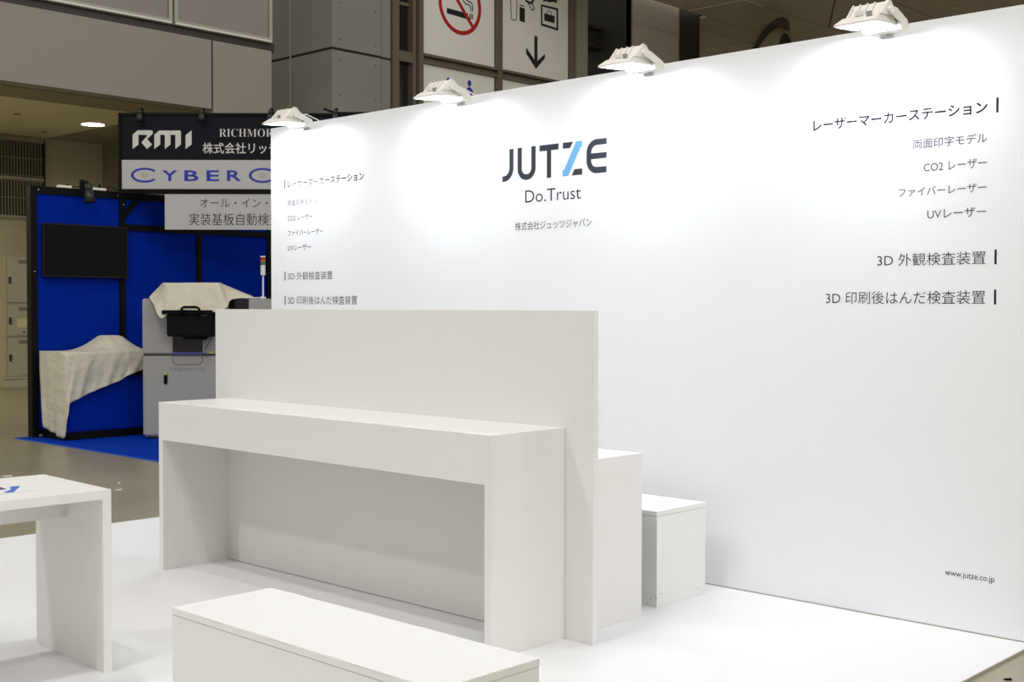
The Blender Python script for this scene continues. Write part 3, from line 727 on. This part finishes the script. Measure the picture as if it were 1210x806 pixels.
# lockers
XK = -21.2
lk = thing('locker_unit', 'cream metal locker stack with three doors against the wall at far left', 'locker', (XK, 9.9, FZ))
y0, y1 = at(5, 400, 0, XK).y, 10.65
box('cabinet', (XK-.38, y0, FZ), (XK-.025, y1, 2.275), M['lock'], lk, .005)
for a, b_, c, e in ((y0, y1, .13, .17), (y0, y1, 2.235, 2.275), (y0, y0+.05, .17, 2.235), (y1-.04, y1, .17, 2.235)): box('face_frame', (XK-.0248, a, c), (XK, b_, e), M['lock'], lk)
box('kick_plate', (XK-.0248, y0, FZ), (XK-.01, y1, .12), M['lock'], lk)
zs = [(305.5, 357.5), (361, 397), (400, 444.5)]
for i, (t_, b_) in enumerate(zs):
    za, zz = at(30, b_, 0, XK).z, at(30, t_, 0, XK).z
    dr = box('door', (XK-.024, y0+.058, za), (XK+.004, y1-.048, zz), M['lock'], lk, .004)
    hy = at(12, 400, 0, XK).y; hz = (za+zz)/2
    box('handle', (XK+.0042, hy-.02, hz-.06), (XK+.02, hy+.02, hz+.06), M['band'], dr)
    ny = at(27, 400, 0, XK).y
    box('number_plate', (XK+.0042, ny-.07, zz-.09), (XK+.010, ny+.08, zz-.03), M['louv'], dr)
    if i == 1: box('notice', (XK+.0042, ny-.1, hz-.12), (XK+.007, ny+.12, hz+.04), mat('notice_cream', (.62, .60, .38), .6), dr)
    if i:
        a = at(11 if i == 1 else 25, 400, 0, XK).y; top = at(20, 388 if i == 1 else 427, 0, XK).z
        box('hatch', (XK+.0042, a, za+.02), (XK+.012, y1-.06, top), M['lock'], dr, .003)
        cyl('lock', (XK+.0122, at(28 if i == 1 else 35, 400, 0, XK).y, (za+top)/2), (XK+.02, at(28 if i == 1 else 35, 400, 0, XK).y, (za+top)/2), .016, M['band'], dr, n=12)
adopt(lk)

# ------------------------------------------------------------------ hall: concrete column
yc0, yc1 = 12.936, at(463, 69, 0, XB).y; zc = 5.70
col = thing('concrete_column', 'large square concrete clad column with a dark horizontal joint behind the printed wall', 'column', (-17.1, 13.5, FZ))
for z0, z1 in ((FZ, zc-.02), (zc+.02, 11)):
    xs = at(343, 68, 1, yc0).x
    box('cladding_panel', (xs+.012, yc0, z0), (XB, yc1-.24, z1), M['conc'], col, .006)
    box('cladding_panel', (xs-2.0, yc0, z0), (xs-.012, yc0+.3, z1), M['conc'], col, .006)
    box('cladding_panel', (XB-.3, yc1-.22, z0), (XB-.03, yc1, z1), M['conc'], col, .006)
box('core', (xs-2.0, yc0+.03, FZ), (XB-.04, yc1-.01, 11), M['seam'], col)
box('joint_cover', (xs-.012, yc0-.004, FZ), (xs+.012, yc0+.02, 11), M['frame'], col)
bm = bmesh.new()
for (x, y) in ((402, 3), (402, 46), (443.5, 13.5), (443.5, 54), (402, 70), (443.5, 78), (402, 113), (443.5, 119)):
    q0 = at(x, y, 0, XB+.001); addcyl(bm, (q0.x-.01, q0.y, q0.z), (q0.x+.002, q0.y, q0.z), .012, n=8)
o = mesh('tie_holes', bm, M['seam'], col); 
adopt(col)

# ------------------------------------------------------------------ hall: glazing bay, wayfinding signs in bronze frame
g = thing('window_bay', 'narrow dark glazed bay in bronze frames between the column and the hall signs', 'window', (XB, 14.6, FZ))
Yp = lambda px, py=60: at(px, py, 0, XB).y
Zp = lambda px, py: at(px, py, 0, XB).z
ya, yb2 = Yp(463), Yp(495)
for (u0, u1) in ((463.5, 471), (487, 491), (492, 497)): box('mullion', (XB-.25, Yp(u0), 2.5), (XB+(.02 if u0 < 492 else .08), Yp(u1), 11), M['bronze'], g)
zt = Zp(478, 66)
box('transom', (XB-.2, Yp(471), zt-.10), (XB+.015, Yp(487), zt+.08), M['bronze'], g)
box('transom', (XB-.2, Yp(491), zt-.14), (XB-.02, Yp(492), zt+.12), M['bronze'], g)
box('pane', (XB-.16, Yp(471), 2.5), (XB-.12, Yp(487), zt-.10), M['dglass'], g); box('pane', (XB-.16, Yp(471), zt+.08), (XB-.12, Yp(487), 11), M['dglass'], g)
box('mullion', (XB-.119, Yp(473.3), 2.5), (XB-.09, Yp(474.2), 11), M['bronze'], g)
z_ = Zp(478, 3); box('transom', (XB-.119, Yp(471), z_-.03), (XB-.08, Yp(487), z_+.03), M['bronze'], g)
box('pane', (XB-.16, Yp(491), 2.5), (XB-.12, Yp(492), 11), M['dglass'], g)
adopt(g)
fr = thing('sign_frame', 'bronze steel frame of the hall signs, with a grey post at its right end', 'frame', (XB, 17, FZ))
zr1, zr0 = 5.91, 5.745
for (u0, u1, dx_) in ((586.3, 588.6, .06), (589.2, 592.6, .03), (673.2, 677.5, .06)): box('upright', (XB-.2, Yp(u0), 2.5), (XB+dx_, Yp(u1), 11), M['bronze'], fr)
box('upright', (XB-.22, Yp(588.6), 2.5), (XB-.05, Yp(589.2), 11), M['seam'], fr)
for z0, z1, dx_ in ((zr1-.045, zr1, .07), (zr0+.04, zr1-.045, -.03), (zr0, zr0+.04, .05)):
    for u0, u1 in ((497, 586.3), (592.6, 673.2)): box('cross_rail', (XB-.2, Yp(u0), z0), (XB+dx_, Yp(u1), z1), M['bronze'], fr)
box('end_post', (XB-.5, Yp(677.5), 2.5), (XB+.1, Yp(690), 11), mat('grey_post', (.26, .245, .20), .7, noise=.06), fr)
adopt(fr)
XS = XB-.03
def hsign(label, u0, u1, z0, z1):
    d = thing('hall_sign', label, 'sign', (XS, (Yp(u0)+Yp(u1))/2, z0), 'pictogram boards of the hall sign')
    box('board', (XS-.1, Yp(u0)+.01, z0+.001), (XS, Yp(u1)-.01, z1), M['wsign'], d, .004); return d
SP = Plane((XS, 0, 0), (0, 1, 0), (0, 0, 1), .003); SP.n = Vector((1, 0, 0))
def yz(x, y): p = at(x, y, 0, XS); return (p.y, p.z)
h1 = hsign('large hall sign with a red no smoking symbol', 497.5, 586, zr1, 9)
cy_, _ = yz(545.5, 0); 
# symbol circle: bottom and sides measured at the board
yl = yz(518.5, 0)[0]; yr = yz(568, 0)[0]; zbm = yz(547, 42)[1]; cyc = (yl+yr)/2-.0; rr = (yr-yl)/2+.01; zc_ = zbm+rr
bm = bmesh.new(); n = 64
SP.ring(bm, [(cyc+rr*math.cos(2*math.pi*i/n), zc_+rr*math.sin(2*math.pi*i/n)) for i in range(n)], [(cyc+rr*.86*math.cos(2*math.pi*i/n), zc_+rr*.86*math.sin(2*math.pi*i/n)) for i in range(n)], .004)
dd = rr*.88*.7071; hw = rr*.07*.7071*1.0
ca, sa = math.cos(R(-47)), math.sin(R(-47)); L_ = rr*.9; q1 = rr*.065
SP.poly(bm, [(cyc-ca*L_-sa*q1*-1, zc_-sa*L_-ca*q1*-1*-1), (cyc+ca*L_+sa*q1, zc_+sa*L_-ca*q1), (cyc+ca*L_-sa*q1, zc_+sa*L_+ca*q1), (cyc-ca*L_-sa*q1, zc_-sa*L_+ca*q1)], .0045)
mesh('prohibition_ring', bm, M['signred'], h1)
bm = bmesh.new()
q = [yz(528, 9.3), yz(528, 15.6), yz(552.8, 23), yz(552.8, 16)]; SP.poly(bm, q)
for x in (554.6, 557.2): SP.poly(bm, [yz(x, 16.2), yz(x+1.4, 16.6), yz(x+1.4, 23.2), yz(x, 22.8)])
SP.stroke(bm, [yz(x, y) for x, y in ((546, -5), (547.5, 1), (550, 4.5), (554, 5.6), (556, 8), (556.4, 13.5))], .022)
SP.stroke(bm, [yz(x, y) for x, y in ((549, -5), (550.5, -1), (553, 1.5), (556.5, 3), (558.2, 6), (558.5, 13.5))], .022)
mesh('cigarette_symbol', bm, M['signblk'], h1); adopt(h1)
h2 = hsign('large hall sign with baggage symbols and a down arrow', 593, 673, zr1, 9)
bm = bmesh.new()
SP.poly(bm, [yz(631.4, 42.2), yz(635, 43.2), yz(635, 76), yz(631.4, 76)])
SP.poly(bm, [yz(621.6, 55.8), yz(633.2, 73.5), yz(633.2, 81.5), yz(621.6, 63)], .0031)
SP.poly(bm, [yz(633.2, 73.5), yz(643.9, 63.8), yz(643.9, 68.8), yz(633.2, 81.5)], .0032)
mesh('down_arrow', bm, M['signblk'], h2)
bm = bmesh.new(); K = (560, 0, 4.03)
def k_(x, y): return yz(560+x/4.03, y/4.03)
SP.ring(bm, [k_(319, 20), k_(401, 40), k_(401, 147), k_(319, 121)], [k_(326, 31), k_(393, 49), k_(393, 134), k_(326, 112)])
SP.poly(bm, [k_(335, 63), k_(384, 77), k_(384, 111), k_(335, 98)])
SP.stroke(bm, [k_(349, 68), k_(349, 56), k_(353, 51), k_(365, 54), k_(369, 60), k_(369, 73)], .014)
mesh('suitcase_symbol', bm, M['signblk'], h2)
bm = bmesh.new()
SP.poly(bm, [k_(217, 33), k_(242, 40), k_(242, 108), k_(217, 99)]); SP.poly(bm, [k_(218, 22), k_(241, 28), k_(241, 33), k_(218, 27)])
SP.stroke(bm, [k_(175, -20), k_(175, 20), k_(178, 30), k_(175, 45), k_(178, 60), k_(176, 84), k_(181, 93), k_(194, 97), k_(203, 92), k_(202, 70), k_(205, 60), k_(202, 45), k_(205, 30), k_(203, -15)], .016)
SP.stroke(bm, [k_(236, -20), k_(250, 5), k_(262, 12), k_(274, 15), k_(283, 0), k_(280, -20)], .045)
SP.stroke(bm, [k_(258, 14), k_(277, 50), k_(288, 42), k_(276, 10)], .022)
SP.stroke(bm, [k_(330, 2), k_(345, -3), k_(360, 5), k_(375, 0), k_(395, 8)], .06)
mesh('baggage_symbols', bm, M['signblk'], h2)['kind'] = 'stuff'; adopt(h2)
h3 = hsign('lower hall sign with blue figures behind the second floodlight', 497.5, 586, 3.2, zr0)
def fig(cx, cy, s):
    bm = bmesh.new()
    SP.poly(bm, [(a, b_) for a, b_ in [ (yz(cx, cy)[0]+s*.17*math.cos(t*math.pi/8), yz(cx, cy)[1]+s*.19*math.sin(t*math.pi/8)) for t in range(16)]])
    y_, z0_ = yz(cx, cy); SP.poly(bm, [(y_-.09*s, z0_-.24*s), (y_+.09*s, z0_-.24*s), (y_+.30*s, z0_-.42*s), (y_+.42*s, z0_-.85*s), (y_+.2*s, z0_-1.1*s), (y_-.2*s, z0_-1.1*s), (y_-.42*s, z0_-.85*s), (y_-.30*s, z0_-.42*s)])
    mesh('figure_symbol', bm, M['signblu'], h3)
fig(529.7, 95.4, .30); fig(554.6, 98.5, .30)
adopt(h3)
h4 = hsign('lower hall sign with no visible symbol, right of the blue figures', 593, 673, 3.2, zr0); adopt(h4)

# ------------------------------------------------------------------ hall: right of the signs
rc = struct(box('wall_recess', (XB-3.2, 19.6, -.012), (XB-3.0, 24, 11), M['dark']))
struct(box('wall_recess_side', (XB-2.99, 20.83, -.012), (XB-.02, 21.0, 11), M['dark']))
dkb = thing('steel_bracket', 'dark steel beam stub jutting out beside the grey sign post', 'beam', (XB-1, 20, 6))
ps = [at(690, 24, 0, XB-.8), at(707, 47, 0, XB-.8)]
box('flange', (XB-1.0, 19.3, ps[0].z-.18), (XB-.6, ps[1].y, ps[0].z-.12), M['band'], dkb); box('web', (XB-.85, 19.3, ps[0].z-.52), (XB-.75, ps[1].y-.02, ps[0].z-.18), M['band'], dkb); box('flange', (XB-1.0, 19.3, ps[0].z-.58), (XB-.6, ps[1].y, ps[0].z-.52), M['band'], dkb)
adopt(dkb)
Y1, Y2, Y3, Y4 = Yp(741, 50), Yp(747.5, 25), Yp(802, 42), Yp(828, 40)
tw = bpy.data.objects.new('wall_far', None); C.objects.link(tw); tw['kind'] = 'structure'
box('corner_trim', (XB-.3, Y1, FZ), (XB-.02, Y2, 11), M['bronze'], tw)
zl = Zp(775, 33.5)
box('wall_panel', (XB-.3, Y2+.004, FZ), (XB, Y3-.03, zl-.03), M['taupe'], tw); box('wall_panel', (XB-.3, Y2+.004, zl+.03), (XB, Y3-.03, 11), M['taupe'], tw)
box('pale_joint', (XB-.28, Y2+.01, zl-.03), (XB+.005, Y3-.03, zl+.03), M['frame'], tw)
box('edge_trim', (XB-.28, Y3-.03, FZ), (XB+.01, Y3, 11), M['frame'], tw)
box('dark_pier', (XB-.28, Y3+.005, FZ), (XB-.03, Y4, 11), M['band'], tw)
# high ceiling in panels (2.25 x 3.6 m) seen over the wall at right
hc = bpy.data.objects.new('ceiling_high', None); C.objects.link(hc); hc['kind'] = 'structure'
xs_ = [-19.15, -16.9, -14.65, -12.4, -10.15, -7.9, -5.65]; ys_ = [15.6, 19.2, 22.8, 26.4, 30, 33.6, 37.2]
rnd = random.Random(5)
zc8 = 8.0
for a, b_ in zip(xs_, xs_[1:]):
    for c, e in zip(ys_, ys_[1:]):
        if b_ <= XB+.1 and e <= Y4: continue
        a_ = max(a, XB+.15) if (c < Y4 and b_ > XB+.1) else a
        c = max(c, Y4+.03) if b_ <= XB+.1 else c
        if abs(a+14.65) < .01 and abs(c-22.8) < .01:
            dz = 0
            for tri in ([(a+.02, c+.02), (b_-.04, c+.02), (a+.02, e-.05)], [(b_-.02, c+.04), (b_-.02, e-.02), (a+.04, e-.02)]):
                bm = bmesh.new(); q0 = [bm.verts.new((x, y, zc8)) for x, y in tri]; q2 = [bm.verts.new((x, y, zc8+.05)) for x, y in tri]
                bm.faces.new(q0); bm.faces.new(q2[::-1])
                for i in range(3): j = (i+1) % 3; bm.faces.new((q0[i], q0[j], q2[j], q2[i]))
                mesh('ceiling_panel', bm, M['ceil'], hc)
            continue
        box('ceiling_panel', (a_+.02, c+.02, zc8+rnd.random()*.006), (b_-.02, e-.02, zc8+.05), M['ceil'], hc)
box('ceiling_panel', (-16.88, Y4+.03, zc8), (XB+.13, 26.38, zc8+.05), M['ceil'], hc)
box('backing', (-19.2, Y4+.02, zc8+.051), (-5.6, 37.2, zc8+.1), M['seam'], hc)
struct(box('wall_rear', (-30, 37.3, -.012), (0, 37.5, 11), M['ceil']))
# round air nozzle
pc = at(906, 60, 2, 7.0)
an = thing('air_nozzle', 'round air nozzle with a dark flange under the high ceiling, peeping over the white wall', 'vent', pc)
nd = (RT*.885*.9 - UP*.465*.9 + (EYEP-pc).normalized()*.43).normalized()
cyl('flange', (0, 0, 0), nd*.04, .78, M['band'], an, n=48)
ax = (RT*.40 + UP*.02 + (EYEP-pc).normalized()*.28); an_ = ax.normalized(); st = nd*.045
bm = bmesh.new(); addcyl(bm, st, st+ax, .60, .42, 40, False); addcyl(bm, st+ax, st+ax-an_*.06, .42, .37, 40, False); mesh('nozzle', bm, M['duct'], an, True)
cyl('throat', st+ax-an_*.10, st+ax-an_*.07, .38, M['seam'], an, n=40)

vd = (pc-EYEP).normalized()
cyl('supply_pipe', vd*.03, vd*((8.03-pc.z)/vd.z), .22, M['duct'], an, n=24)

# ------------------------------------------------------------------ scraps on the floor
def scrap(px, py, sx, sy, m, lab, ang):
    p = at(px, py, 2, FZ); bm = bmesh.new(); mt = Matrix.Translation((p.x, p.y, FZ+.0005)) @ Matrix.Rotation(ang, 4, 'Z')
    q0 = [(-sx, -sy*.6), (-sx*.2, -sy), (sx, -sy*.3), (sx*.6, sy), (-sx*.5, sy*.7)]
    a = [bm.verts.new(mt @ Vector((x, y, .003+.004*(i % 2)))) for i, (x, y) in enumerate(q0)]; b_ = [bm.verts.new(mt @ Vector((x, y, 0))) for x, y in q0]
    bm.faces.new(a); bm.faces.new(b_[::-1])
    for i in range(5): j = (i+1) % 5; bm.faces.new((a[i], a[j], b_[j], b_[i]))
    tag(mesh('paper_scrap', bm, m), lab, 'scrap', 'scraps on the hall floor')
scrap(140, 579, .028, .022, M['paper'], 'white paper scrap on the concrete right behind the side table', .3)
scrap(8.5, 563, .045, .03, M['paper'], 'pale scrap on the concrete at the left edge just past the side table', .8)
scrap(140.5, 571, .012, .012, M['paper'], 'tiny white fleck on the concrete, farther than the paper scrap', 1)
scrap(1191, 803.5, .016, .01, M['blk'], 'black scrap on the concrete in the bottom right corner', .2)
